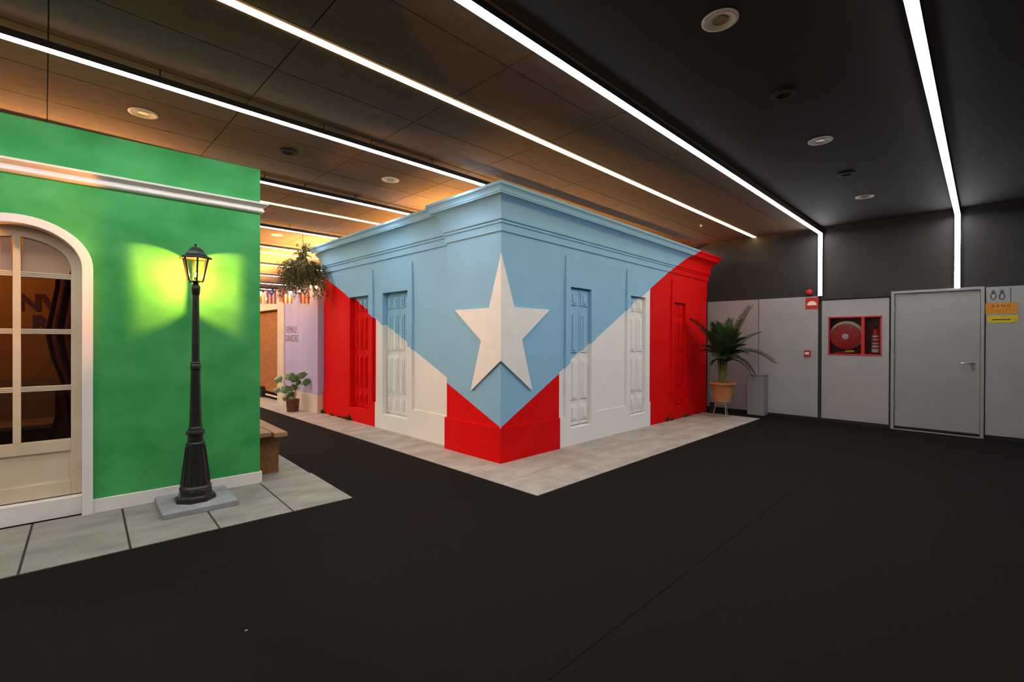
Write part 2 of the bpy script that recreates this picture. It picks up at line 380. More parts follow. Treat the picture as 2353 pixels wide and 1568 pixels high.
# ================================================================== strip lights
def strip(y, kind, label, rods=(), xa=X0 + .02, xb=X1 - .02, drop=False):
    t = thing('linear_light', label, 'strip light', (0, y, 3.24), 0, 'white suspended strip lights' if kind == 'w' else 'warm flush strip lights')
    if kind == 'w':
        hw = .031
        MB().box(xa, y - hw, 3.245, xb, y + hw, 3.292).build('housing', M['housing'], t, world=True)
        MB().box(xa, y - hw + .002, 3.240, xb, y + hw - .002, 3.245).build('diffuser', M['white_led'], t, world=True)
        for x in rods: MB().lathe([(.005, 3.29), (.005, ZC), ], (x, y, 0), 8).build('hanger_rod', M['rod'], t, world=True)
        if drop:
            MB().box(xb - .047, y - hw, 2.165, xb, y + hw, 3.245).build('wall_housing', M['housing'], t, world=True)
            MB().box(xb - .052, y - hw + .002, 2.17, xb - .047, y + hw - .002, 3.240).build('wall_diffuser', M['white_led'], t, world=True)
    else:
        t.location.z = ZC - .008; ROOTM[t.name] = Matrix.Translation(t.location)
        MB().box(xa, y - .028, ZC - .008, xb, y + .028, ZC).build('diffuser', M['warm_led'], t, world=True)
    return t
rods_a = [-1.8, -.6, .60, 1.80, 2.27, 2.99, 4.2, 5.4, 6.6, 7.8, 9.0]
rods_b = [-1.2, .65, 1.85, 2.32, 2.99, 4.2, 5.4, 6.6, 7.8, 9.0]
strip(.291, 'w', 'white strip light bending down the black wall right above the grey door', (0, 2.2, 4.4, 6.6, 8.8), drop=True)
strip(2.012, 'w', 'white strip light bending down the black wall beside the red alarm sign', (0, 2.18, 4.4, 6.6, 8.8), drop=True)
strip(3.09, 'c', 'warm strip light set flush in the ceiling between the first two hanging white ones')
strip(4.245, 'w', 'white hanging strip light that runs behind the tip of the blue cornice', rods_a)
strip(6.02, 'w', 'white hanging strip light just right of the green house top corner', rods_b)
strip(7.27, 'c', 'warm flush strip light emerging right above the end of the white green-house moulding')
strip(8.42, 'w', 'white hanging strip light above the hanging plant', rods_b)
strip(10.22, 'w', 'white hanging strip light passing behind the top of the hanging plant', rods_b)
strip(11.5, 'c', 'warm flush strip light seen close under the one behind the hanging plant')
strip(12.68, 'w', 'white hanging strip light running behind the middle of the hanging plant', rods_b)
strip(14.85, 'w', 'white hanging strip light far back, second above the flag garland', rods_b)
strip(17.05, 'w', 'white hanging strip light far back, just above the flag garland', rods_b)
strip(19.0, 'w', 'farthest white strip light, low behind the flag garland', rods_b)

# ================================================================== round ceiling fittings
def downlight(x, y, label, dark=False, r=.105):
    if not dark:
        t = thing('downlight', label, 'downlight', (x, y, ZC - .006), 0, 'round pale ceiling downlights')
        MB().lathe([(r*.86, 0), (r, 0), (r, -.006), (r*.86, -.009), (r*.80, 0)], (0, 0, .006), 36, cap=False).build('trim_ring', M['trimring'], t, smooth=True)
        MB().lathe([(r*.84, .0), (r*.70, .006), (r*.45, .0095), (.0, .0105)], (0, 0, -.004), 32, cap=False).build('reflector', M['trimring'], t, smooth=True)
        MB().lathe([(r*.42, 0), (r*.42, .003), (.0, .003)], (0, 0, .0), 24, cap=False).build('lamp_disc', M['reflector'], t, smooth=True)
    else:
        t = thing('ceiling_spot', label, 'spotlight', (x, y, ZC - .02), 0, 'round black ceiling spots')
        MB().lathe([(.085, .02), (.085, .004), (.075, 0), (.06, .003)], (0, 0, 0), 30, cap=False).build('trim_ring', M['dark_hole'], t, smooth=True)
        MB().lathe([(.062, .004), (.03, .016), (0, .016)], (0, 0, 0), 24, cap=False).build('lamp_face', M['dark_hole'], t, smooth=True)
k = (ZC - 1.4)/(3.24 - 1.4)
downlight(2.755*k, 1.084*k, 'largest round pale downlight near the top edge right of the middle')
downlight(5.068*k, 1.078*k, 'round pale downlight halfway along the black ceiling, between the two bent strips')
downlight(7.442*k, 1.094*k, 'round pale downlight on the black ceiling closest to the black wall')
downlight(.575*k, 4.864*k, 'round pale downlight directly above the green house')
downlight(2.838*k, 4.855*k, 'round pale downlight between green and blue house tops')
downlight(2.937*k, 8.875*k, 'small far downlight over the alley beside the hanging plant')
downlight(3.896*k, 1.066*k, 'black ceiling spot nearest the largest downlight', True)
downlight(6.257*k, 1.084*k, 'black ceiling spot nearest the black wall', True)
downlight(1.70*k, 4.826*k, 'black ceiling spot to the right of the downlight over the green house', True)
tag(MB().lathe([(.02, .03), (.018, .012), (.012, .0)], (7.452*k, 3.212*k, ZC - .03), 14).build('sprinkler_head', M['trimring'], smooth=True), 'tiny pale sprinkler head in the ceiling above the red end of the cornice', 'sprinkler')

# ================================================================== paving
def slab_row(root, m, cells, th=.006, gap=.004):
    for x0, y0, x1, y1 in cells:
        MB().box(x0 + gap, y0 + gap, 0.0005, x1 - gap, y1 - gap, th).build('paving_slab', m, root)
pv = struct(thing('pavement_1', '', ''))
for kx in ('label', 'category'): del pv[kx]
bed = MB().box(3.115, 2.805, 0.0, 3.62, 13.5, .0015).box(3.62, 2.805, 0.0, 9.02, 3.83, .0015).build('joint_bed', M['joint'], pv)
y = 2.805; cells = []
for y1 in [3.30, 3.79] + [3.79 + .483*i for i in range(1, 21)]:
    cells.append((3.115, y, 3.62, y1)); y = y1
for r0, r1, xs in ((2.805, 3.325, [3.62, 4.155, 5.16, 6.17, 7.18, 8.19, 9.02]), (3.325, 3.84, [3.62, 4.66, 5.67, 6.68, 7.69, 8.70, 9.02])):
    cells += [(a, r0, b, r1) for a, b in zip(xs, xs[1:])]
cells += [(3.62, 3.79 + .966*i, 3.74, 3.79 + .966*(i + 1)) for i in range(1, 10)]
slab_row(pv, M['tile'], cells, gap=.0036)
GTH, GC = R(-2.7), (1.482, 4.947, 0)
pg = struct(thing('pavement_2', '', '', GC, GTH))
for kx in ('label', 'category'): del pg[kx]
MB().box(-4.5, -1.02, 0, .49, 0.0, .0015).box(0, 0, 0, .47, 6, .0015).build('joint_bed', M['joint'], pg)
xs = [-4.14 + .515*i for i in range(9)] + [.49]; xs = [-4.14, -3.62, -3.10, -2.58, -2.06, -1.545, -1.03, -.522, -.008, .49]
cells = [(a, -1.02, b, -.515) for a, b in zip(xs, xs[1:])]
cells2 = [(a, -.515, b, 0.0) for a, b in zip(xs, xs[1:])]
for cs, e in ((cells, 0), (cells2, 0)):
    for x0, y0, x1, y1 in cs:
        MB().box(x0 + .007, y0 + .0015, .0005, x1 - .007, y1 - .0015, .006).build('paving_slab', M['tile_cool'], pg)
slab_row(pg, M['tile_cool'], [(.0, .505*i, .47, .505*(i + 1)) for i in range(12)], gap=.002)

# ================================================================== the flag house
XL, XR, YR, XE, YE = 3.63, 3.71, 3.825, 9.17, 8.75
def warp(p): return (p[0], p[1], p[2]*(1 - .0052*max(0, p[0] - 3.63)))
sb = thing('star_house', 'corner house painted as a flag with a white star on its edge', 'building', (XL, YR, 0))
def heightfield(us, zs, depth, to):
    """relief wall: every cell lies back by depth(i, j) = (at its foot, at its head)"""
    g = MB(); nu, nz = len(us) - 1, len(zs) - 1
    for i in range(nu):
        for j in range(nz):
            d, h = depth(i, j)
            g.add([to(us[i], d, zs[j]), to(us[i + 1], d, zs[j]), to(us[i + 1], h, zs[j + 1]), to(us[i], h, zs[j + 1])], [(0, 1, 2, 3)])
            if i + 1 < nu and depth(i + 1, j) != (d, h):
                e, k = depth(i + 1, j); u = us[i + 1]; g.add([to(u, d, zs[j]), to(u, e, zs[j]), to(u, k, zs[j + 1]), to(u, h, zs[j + 1])], [(0, 1, 2, 3)])
            if j + 1 < nz and depth(i, j + 1)[0] != h:
                e = depth(i, j + 1)[0]; z = zs[j + 1]; g.add([to(us[i], h, z), to(us[i + 1], h, z), to(us[i + 1], e, z), to(us[i], e, z)], [(0, 1, 2, 3)])
    return g
ZS = [0, .235, .40, 2.105, 2.12, 2.53, 2.63]
def wall_depth(us, doors, panels, pd, dd):
    def f(i, j):
        m = (us[i] + us[i + 1])/2
        if any(a < m < b for a, b in doors) and 1 <= j <= 2: return (dd, dd)
        if any(a < m < b for a, b in panels):
            if 2 <= j <= 3: return (pd, pd)
            if j == 4: return (pd, 0.0)
        return (0.0, 0.0)
    return f
DR = [(4.89, 5.352), (6.37, 6.815), (7.81, 8.24)]
PR = [(4.655, 4.78), (5.46, 6.25), (6.93, 7.70), (8.36, XE)]
us = sorted({4.655, XE, *[v for a in DR + PR for v in a]})
heightfield(us, ZS, wall_depth(us, DR, PR, .016, .075), lambda u, d, z: (u, YR + d, z)).build('side_wall', M['flag'], sb, world=True, warp=warp, recalc=False)
DL = [(5.87, 6.575), (7.025, 7.67)]
PL = [(4.82, 5.735), (6.70, 6.87), (7.80, YE)]
us = sorted({4.82, YE, *[v for a in DL + PL for v in a]})
heightfield(us, ZS, wall_depth(us, DL, PL, .016, .11), lambda u, d, z: (XR + d, u, z)).build('alley_wall', M['flag'], sb, world=True, warp=warp, recalc=False)
for u_ in (4.78, 6.25, 7.70): MB().box(u_ - .003, YR - .012, .402, u_ + .012, YR + .010, 2.50).build('surround_bead', M['flag'], sb, world=True, warp=warp)
for u_ in (5.735, 6.87): MB().box(XR - .016, u_ - .003, .402, XR + .010, u_ + .012, 2.50).build('surround_bead', M['flag'], sb, world=True, warp=warp)
MB().prism([(XL, YR), (4.655, YR), (4.655, YR + .2), (XR + .2, YR + .2), (XR + .2, 4.82), (XL, 4.82)], 0, 2.63, 'z').build('corner_pier', M['flag'], sb, world=True, warp=warp)
e = .016
MB().prism([(XL - e, YR - e), (4.655 + e, YR - e), (4.655 + e, YR + .02), (XL + .05, YR + .02), (XL + .05, 4.82 + .03), (XL - e, 4.82 + .03)], 0, .405, 'z').build('pier_plinth', M['flag'], sb, world=True, warp=warp, bevel=.004)
MB().box(XR + .115, YR + .2, 0, XE - .005, YE - .005, 2.62).build('core', M['flag'], sb, world=True, warp=warp)  # unseen solid box, put in to block light through the house
MB().box(XE - .06, YR + .031, 0, XE, YR + .4, 2.62).build('end_wall', M['flag'], sb, world=True, warp=warp)
MB().box(XR + .033, YE - .06, 0, XR + .4, YE, 2.62).build('end_wall', M['flag'], sb, world=True, warp=warp)
prof = [(-.05, 2.600), (.018, 2.615), (.018, 2.700), (.032, 2.706), (.032, 2.724), (.024, 2.728), (.024, 2.738), (.042, 2.742), (.044, 2.762)]
for i in range(1, 13):
    a = i/12*math.pi/2; prof.append((.044 + .110*(1 - math.cos(a)), 2.775 + .205*math.sin(a)))
prof += [(.160, 2.981), (.160, 2.997), (.166, 3.000), (.168, 3.016), (.174, 3.034), (.184, 3.050), (.196, 3.060), (.200, 3.062), (.200, 3.092), (-.05, 3.100)]
path = [(5.0, YE), (XR, YE), (XR, 4.82), (XL, 4.82), (XL, YR), (XE, YR), (XE, 4.6)]
MB().sweep(path, prof, side=1).build('cornice', M['flag'], sb, world=True, warp=warp)
MB().box(XR + .12, YR + .2, 2.621, XE - .01, YE - .01, 2.64).build('roof', M['roofing'], sb, world=True, warp=warp)  # unseen cap against light leaks, dark to keep blue bounce off the ceiling
MB().sweep(path, [(-.052, 2.61), (-.052, 3.098), (-.07, 3.098), (-.07, 2.61)], side=1).build('parapet_back', M['roofing'], sb, world=True, warp=warp)
# shutters: two leaves a door, panels as pieces of their own
def leaf(a, b, front, axis, cols, rows, th=.022):
    def bx(g, u0, u1, z0, z1, f0, f1):
        if axis == 'x': g.box(u0, f0, z0, u1, f1, z1)
        else: g.box(f0, u0, z0, f1, u1, z1)
        return g
    g = bx(MB(), a + .003, b - .003, .26, 2.098, front - th, front - .001)
    lf = g.build('shutter_leaf', M['flag'], sb, world=True, warp=warp, bevel=.003)
    wd = (b - a)
    cw = wd/cols
    for c in range(cols):
        u0, u1 = a + cw*c + cw*.17, a + cw*(c + 1) - cw*.17
        for z0, z1 in rows:
            q = MB(); bx(q, u0, u1, z0, z1, front - th - .014, front - th)
            wi = (u1 - u0)*.28
            bx(q, u0 + wi, u1 - wi, z0 + .03, z1 - .03, front - th - .026, front - th - .013)
            q.build('raised_panel', M['flag'], lf, world=True, warp=warp, bevel=.004)
rowsR = [(.32, .52), (.60, 1.14), (1.235, 1.77), (1.87, 2.05)]
for a, b in DR:
    m = (a + b)/2; leaf(a, m, YR + .075, 'x', 1, rowsR); leaf(m, b, YR + .075, 'x', 1, rowsR)
rowsL = [(.31, .49), (.575, 1.12), (1.225, 1.76), (1.865, 2.03)]
for a, b in DL:
    m = (a + b)/2; leaf(a, m, XR + .11, 'y', 2, rowsL); leaf(m, b, XR + .11, 'y', 2, rowsL)
# raised star folded round the corner
sl = [(YR, 2.367), (4.003, 1.756), (4.637, 1.758), (4.138, 1.382), (4.324, .782), (YR, 1.16)]
sr = [(XL, 2.367), (3.82, 1.766), (4.44, 1.764), (3.946, 1.394), (4.125, .790), (XL, 1.16)]
T = .024
g = MB()
n = 6
vl = [(XL - T, y - (T if abs(y - YR) < 1e-6 else 0), z) for y, z in sl] + [(XL + .002, y, z) for y, z in sl]
g.add(vl, [tuple(range(n)), tuple(range(2*n - 1, n - 1, -1))] + [(i, i + 1, n + i + 1, n + i) for i in range(n - 1)])
vr = [(x - (T if abs(x - XL) < 1e-6 else 0), YR - T, z) for x, z in sr] + [(x, YR + .002, z) for x, z in sr]
g.add(vr, [tuple(range(n)), tuple(range(2*n - 1, n - 1, -1))] + [(i, i + 1, n + i + 1, n + i) for i in range(n - 1)])
so = g.build('star', M['star'], sb, world=True); so['label'] = 'white raised five-pointed star folded round the corner'

# ================================================================== lilac house down the alley
XP = 3.62
ph = thing('lilac_house', 'lilac house with pale plinth and FEMALE DANCERS lettering', 'building', (XP, 8.78, 0))
MB().box(XP, 8.78, .335, XP + 3, 10.47, 2.47).build('wall', M['purple'], ph, world=True)
MB().box(XP - .012, 8.768, 0, XP + .2, 10.47, .335).build('plinth', M['peach'], ph, world=True, bevel=.006)
MB().box(XP - .025, 10.47, 0, XP + .3, 10.85, 2.47).build('door_jamb', M['peach'], ph, world=True, bevel=.004)
MB().box(XP - .025, 10.85, 2.035, XP + .3, 13.6, 2.47).build('door_lintel', M['peach'], ph, world=True, bevel=.004)
MB().box(XP - .025, 13.6, 0, XP + .3, 14.0, 2.47).build('door_jamb', M['peach'], ph, world=True, bevel=.004)
MB().box(XP, 14.0, 0, XP + 3, 20, 2.47).build('wall', M['purple'], ph, world=True)
MB().box(XP + .10, 10.85, .16, XP + .16, 13.6, 2.04).build('brick_screen', M['brick'], ph, world=True)
MB().box(XP + .3, 10.4, 0, XP + 3, 13.7, 2.47).build('inner_wall', M['black_wall'], ph, world=True)
MB().box(XP + .06, 10.86, .07, XP + .09, 11.9, .105).build('painted_light_strip', M['peach'], ph, world=True)  # pale board painted in for the strip of light on the floor
text('lettering', 'FEMALE', M['lilac_text'], ph, .20, (XP - .001, 10.09, 1.575), (0, -1, 0), (0, 0, 1), xs=.86)
text('lettering', 'DANCERS', M['lilac_text'], ph, .20, (XP - .001, 10.075, 1.395), (0, -1, 0), (0, 0, 1), xs=.80)
tag(MB().box(XP + .02, 12.02, .02, XP + .085, 12.32, .26).build('door_wedge_box', M['black']), 'small black box on the floor in the orange brick doorway', 'box')

# ================================================================== green house
gh = thing('green_house', 'green limewashed house front with white moulding and arched glass door', 'building', GC, GTH)
AC, Z0A = -1.634, 1.945
def arch(a, b, n=22, t0=0, t1=math.pi):
    return [(AC + a*math.cos(t0 + (t1 - t0)*i/n), Z0A + b*math.sin(t0 + (t1 - t0)*i/n)) for i in range(n + 1)]
h = math.pi/2
right = [(0, 0), (0, 3.03), (AC, 3.03)] + list(reversed(arch(.40, .335, 14, 0, h))) + [(AC + .40, 0)]
leftp = [(-4.2, 0), (AC - .40, 0)] + list(reversed(arch(.40, .335, 14, h, math.pi))) + [(AC, 3.03), (-4.2, 3.03)]
MB().prism(right, 0, .12).prism(leftp, 0, .12).build('front_wall', M['green'], gh)
MB().box(-.12, .12, 0, 0, 1.78, 3.03).build('side_wall', M['green'], gh)
MB().box(-4.2, .12, 2.72, -.12, 1.78, 2.78).build('roof', M['roofing'], gh)  # unseen roof, put in to keep the room behind the glass dim
MB().box(-4.2, 1.70, 0, -.12, 1.78, 2.72).build('rear_wall', M['orange_wall'], gh)
mould = [(-.02, 2.600), (.012, 2.606), (.022, 2.612), (.030, 2.622), (.030, 2.634), (.022, 2.640)]
for i in range(1, 7):
    a = i/6*math.pi/2; mould.append((.022 + .032*(1 - math.cos(a)), 2.642 + .040*math.sin(a)))
mould += [(.060, 2.686), (.062, 2.702), (-.02, 2.712)]
MB().sweep([(-4.2, 0), (0, 0), (0, 1.78)], mould, side=1).build('moulding', M['white'], gh)
MB().prism([(AC + .42, -.016), (.016, -.016), (.016, 1.78), (0, 1.78), (0, 0.01), (AC + .42, 0.01)], 0, .112, 'z').build('skirting', M['white'], gh, bevel=.003)
# arched frame
outer, inner = arch(.427, .360, 28), arch(.361, .297, 28)
ring = [(AC + .427, 0)] + outer + [(AC - .427, 0), (AC - .361, 0)] + list(reversed(inner)) + [(AC + .361, 0)]
MB().prism(ring, -.032, .115).build('arch_frame', M['white'], gh, bevel=.003)
MB().box(AC - .361, .03, 0.006, AC + .361, .135, .150).build('threshold_board', M['white'], gh, bevel=.003)
dg = MB(); A2, B2 = .297, .215
sash = [(AC + .361, .158)] + arch(.361, .297, 28) + [(AC - .361, .158), (AC - A2, .158)] + list(reversed(arch(A2, B2, 28))) + [(AC + A2, .158)]
ds = MB().prism(sash, .10, .145).build('door_sash', M['cream'], gh, bevel=.003)
MB().box(AC - A2, .10, .508, AC + A2, .145, .600).build('door_rail', M['cream'], gh, bevel=.003)
MB().box(AC - A2, .10, .158, AC + A2, .145, .270).build('door_rail', M['cream'], gh, bevel=.003)
MB().box(AC - A2, .118, .27, AC + A2, .140, .508).build('door_panel', M['cream'], gh, bevel=.002)
MB().box(AC - A2 + .0, .109, .27, AC + A2, .119, .278).box(AC - A2, .109, .500, AC + A2, .119, .508).box(AC + A2 - .010, .109, .27, AC + A2, .119, .508).box(AC - A2, .109, .27, AC - A2 + .010, .119, .508).build('panel_bead', M['cream'], gh)
MB().box(AC - .0215, .098, .60, AC + .0215, .147, Z0A + B2 + .01).build('mullion', M['cream'], gh, bevel=.003)
for z in (1.006, 1.447, 1.880):
    q = MB().box(AC - A2, .104, z - .020, AC + A2, .143, z + .020)
    for s in (-.014, 0, .014): q.box(AC - A2, .099, z + s - .0035, AC + A2, .105, z + s + .0035)
    q.build('glazing_bar', M['cream'], gh)
for x0, x1 in ((AC - A2, AC - .0215), (AC + .0215, AC + A2)):
    for z0, z1 in ((.600, .986), (1.026, 1.427), (1.467, 1.860)):
        MB().box(x0, .121, z0, x1, .125, z1).build('window_pane', M['pane'], gh)
qa = [(AC + .0215, 1.90)] + [p for p in reversed(arch(A2, B2, 14, 0, h)) if p[1] > 1.9 and p[0] > AC + .0215] + [(AC + .285, 1.90)]
MB().prism(qa, .121, .127).build('window_pane', M['frosted'], gh)
MB().prism([(2*AC - p[0], p[1]) for p in qa], .121, .127).build('window_pane', M['frosted'], gh)
# room behind the glass
def gw(s, yl, z): return ROOTM[gh.name] @ Vector((s, yl, z))
text('wall_lettering', 'NV', M['banner'], gh, .22, gw(-1.60, 1.694, 1.745), (math.cos(GTH), math.sin(GTH), 0), (0, 0, 1), bold=.05)
text('wall_lettering', 'RA', M['banner2'], gh, .19, gw(-1.53, 1.694, 1.545), (math.cos(GTH), math.sin(GTH), 0), (0, 0, 1), bold=.05)
cu = thing('curtain', 'dark red gathered curtain behind the arched glass door', 'curtain', gw(-1.15, 1.3, 0), GTH)
g = MB(); N = 60; zl = [2.5, 1.9, 1.45, 1.2, 1.0, .8, .3, .02]; edge = [-1.47, -1.47, -1.54, -1.50, -1.44, -1.40, -1.36, -1.34]
vs = []
for z, e0 in zip(zl, edge):
    for i in range(N + 1):
        s = e0 + (-.75 - e0)*i/N; vs.append((s + 1.15, .05*math.sin(i*.9) + .02*math.sin(i*.37), z))
fs = [(r*(N + 1) + i, r*(N + 1) + i + 1, (r + 1)*(N + 1) + i + 1, (r + 1)*(N + 1) + i) for r in range(len(zl) - 1) for i in range(N)]
cb = g.add(vs, fs).build('cloth', M['curtain'], cu, smooth=True); cb.modifiers.new('thick', 'SOLIDIFY').thickness = .006
MB().tube([(-.9, 0, 2.52), (.5, 0, 2.52)], .012, 8).build('curtain_rail', M['black'], cu, smooth=True)
bt = thing('bar_bench', 'low pinkish topped bench seen through the glass door', 'bench', gw(-1.9, 1.1, 0), GTH)
MB().box(-1.0, 0, .56, .42, .50, .60).build('bench_top', M['seat_top'], bt, bevel=.004)
MB().box(-.98, .05, 0, .40, .48, .56).build('bench_front', M['seat_front'], bt)
MB().box(-.98, .50, .60, .42, .56, 1.0).build('bench_back', M['seat_top'], bt)
point_light('room_fill', gw(-2.2, .9, 2.45), ROOM_FILL_W, (1.0, .62, .28), .08, gh)  # added unseen warm light that brings out the orange room
tag(MB().lathe([(.03, 2.66), (.06, 2.60), (.06, 2.52), (.03, 2.50)], tuple(gw(-2.2, .9, 0)), 20).build('fill_light_shade', M['trimring'], smooth=True), 'round pendant shade added inside the green house', 'lamp')  # made-up shade over the added room light

# ---- bench against the green side wall
be = thing('wooden_bench', 'rough brown wooden bench beside the green house corner', 'bench', tuple(gw(.14, .9, .006)), GTH)
def bbox(n_, m, x0, y0, z0, x1, y1, z1, bv): MB().box(x0 - .14, y0 - .9, z0 - .006, x1 - .14, y1 - .9, z1 - .006).build(n_, M[m], be, bevel=bv)
bbox('seat_plank', 'wood_top', .022, .14, .405, .142, 1.75, .45, .006)
bbox('seat_plank', 'wood_top', .147, .062, .405, .272, 1.75, .45, .006)
bbox('leg', 'wood', .022, .26, .006, .245, .34, .405, .005)
bbox('leg', 'wood', .022, 1.45, .006, .245, 1.53, .405, .005)
bbox('stretcher', 'wood', .09, .34, .30, .13, 1.45, .37, .004)

# ---- street lamp on its stone
sl_ = thing('stone_slab', 'blue-grey stone slab under the black street lamp', 'slab', tuple(gw(-.561, -.295, .006)), GTH)
MB().box(-.256, -.277, 0, .256, .277, .042).build('slab', M['slab'], sl_, bevel=.004)
LP = gw(-.566, -.300, .048)
la = thing('street_lamp', 'black cast-iron street lamp with a lit lantern beside the green wall', 'street lamp', tuple(LP), GTH)
LZ = lambda v: 1.143 + (848 - v)*.003643 - .048
MB().lathe([(.150, 0), (.152, .012), (.148, .030), (.128, .036), (.122, .048), (.118, .080), (.120, .092), (.110, .100)], n=8, ph=R(22.5)).build('foot', M['iron'], la)
for k in range(4): 
    a = R(45 + 90*k + 0); MB().lathe([(.010, .032), (.010, .042), (.006, .046)], (.136*math.cos(a), .136*math.sin(a), 0), 8).build('anchor_bolt', M['iron'], la)
MB().lathe([(.112, .095), (.116, .105), (.112, .118), (.105, .125), (.098, .19), (.084, .30), (.071, .41), (.066, .455), (.069, .462), (.069, .474), (.060, .482)], n=16).build('pedestal', M['iron'], la, smooth=True)
for k in range(12):
    a = 2*math.pi*k/12; c, s = math.cos(a), math.sin(a)
    MB().tube([(.103*c, .103*s, .135), (.067*c, .067*s, .445)], .006, 5).build('flute', M['iron'], la)
MB().lathe([(.058, .478), (.055, .520), (.056, .540), (.068, .548), (.070, .562), (.066, .575), (.052, .582), (.050, .605), (.046, .612)], n=24).build('collar', M['iron'], la, smooth=True)
MB().lathe([(.046, .605), (.041, .76), (.0345, 1.05), (.0345, 1.085)], n=16).build('lower_post', M['iron'], la, smooth=True)
MB().lathe([(.034, 1.080), (.038, 1.090), (.038, 1.125), (.033, 1.135), (.036, 1.145), (.030, 1.155)], n=20).build('post_ring', M['iron'], la, smooth=True)
MB().lathe([(.029, 1.150), (.0245, 1.72)], n=16).build('upper_post', M['iron'], la, smooth=True)
MB().lathe([(.0245, 1.71), (.030, 1.722), (.033, 1.765), (.034, 1.785), (.024, 1.800), (.019, 1.812), (.024, 1.822)], n=20).build('capital', M['iron'], la, smooth=True)
z0, z1 = LZ(646), LZ(594); rb, rt = .054, .094
PH = R(90)
MB().lathe([(.020, 1.815), (.030, 1.822), (.058, z0 - .008), (.060, z0), (.050, z0 + .002), (.018, z0 - .012)], n=6, ph=PH).build('lantern_cup', M['iron'], la)
for k in range(6):
    a = PH + 2*math.pi*k/6
    MB().tube([(rb*math.cos(a), rb*math.sin(a), z0), (rt*math.cos(a), rt*math.sin(a), z1)], .0075, 6).build('lantern_bar', M['iron'], la)
for k in range(6):
    a, b = PH + 2*math.pi*k/6 + .06, PH + 2*math.pi*(k + 1)/6 - .06
    MB().add([(rb*.97*math.cos(a), rb*.97*math.sin(a), z0), (rb*.97*math.cos(b), rb*.97*math.sin(b), z0), (rt*.97*math.cos(b), rt*.97*math.sin(b), z1), (rt*.97*math.cos(a), rt*.97*math.sin(a), z1)], [(0, 1, 2, 3)]).build('lantern_pane', M['lamp_glass'], la)
ze = LZ(593)
MB().lathe([(.088, ze - .004), (.120, ze - .010), (.126, ze - .004), (.118, ze + .006), (.096, ze + .014), (.078, ze + .032), (.066, ze + .052), (.050, ze + .072), (.026, ze + .088), (.012, ze + .094)], n=6, ph=PH).build('lantern_roof', M['iron'], la)
MB().lathe([(.008, ze + .09), (.006, ze + .100), (.011, ze + .108), (.010, ze + .116), (.004, ze + .120)], n=12).build('finial', M['iron'], la, smooth=True)
MB().lathe([(.012, z0 - .005), (.012, z0 + .028), (.015, z0 + .030)], n=12).build('lamp_holder', M['iron'], la, smooth=True)
zb = LZ(629)
MB().lathe([(.006, zb - .028), (.014, zb - .016), (.0175, zb), (.013, zb + .013), (.003, zb + .019)], n=16).build('lamp_bulb', M['lamp_glass'], la, smooth=True)
MB().lathe([(.002, zb - .008), (.0055, zb - .004), (.0065, zb), (.0055, zb + .004), (.002, zb + .008)], n=12).build('filament', M['bulb'], la, smooth=True)

# ================================================================== alley dressing: garland, bulbs, plants
def sag(a, b, d, n=10): return [tuple(Vector(a).lerp(Vector(b), i/n) - Vector((0, 0, d*4*(i/n)*(1 - i/n)))) for i in range(n + 1)]
tag(MB().tube(sag((1.52, 11.9, 2.62), (3.60, 8.76, 2.43), .20, 24), .004, 5).build('garland_cord', M['cord']), 'thin cord carrying the small flags across the alley', 'cord')
tag(MB().tube(sag((1.52, 11.8, 2.55), (3.62, 8.70, 2.38), .16, 24), .005, 5).build('festoon_cable', M['cord']), 'dark cable carrying the glowing festoon bulbs', 'cable')
fd = Vector((.857, -.515, 0)).cross(Vector((0, 0, 1)))
def pennant(P, yaw, label, wd=.16, hg=.27):
    t = thing('paper_flag', label, 'flag', P, yaw, 'small striped flags on the garland')
    sw = wd/5
    for i in range(5):
        MB().box(-wd/2 + sw*i, -.0012, -hg, -wd/2 + sw*(i + 1), .0012, 0).build('stripe', M['flag_red'] if i % 2 == 0 else M['flag_white'], t)
    MB().prism([(-wd/2, 0), (wd/2, 0), (0, -wd*.80)], -.0030, .0030).build('triangle', M['flag_blue'], t)
    pts = []
    for i in range(10):
        r_ = wd*.15 if i % 2 == 0 else wd*.065; a = math.pi/2 + i*math.pi/5; pts.append((r_*math.cos(a), -wd*.28 + r_*math.sin(a)))
    MB().prism(pts, -.0042, .0042).build('flag_star', M['flag_white'], t)
ym = math.atan2(-.515, .857)
for P, dy, lb in (((2.893, 9.829, 2.335), .2, 'small striped flag half hidden by the green house edge'),
                  ((3.00, 9.65, 2.325), -.85, 'small striped flag turned edgeways, second from the green house'),
                  ((3.06, 9.55, 2.325), .1, 'small striped flag facing squarely, third from the green house'),
                  ((3.17, 9.366, 2.36), -.95, 'small striped flag turned edgeways at the lilac wall edge'),
                  ((3.245, 9.24, 2.33), .15, 'small striped flag facing squarely in front of lilac wall'),
                  ((3.44, 8.93, 2.32), .35, 'small striped flag partly under the hanging plant')):
    pennant(P, ym + dy, lb)
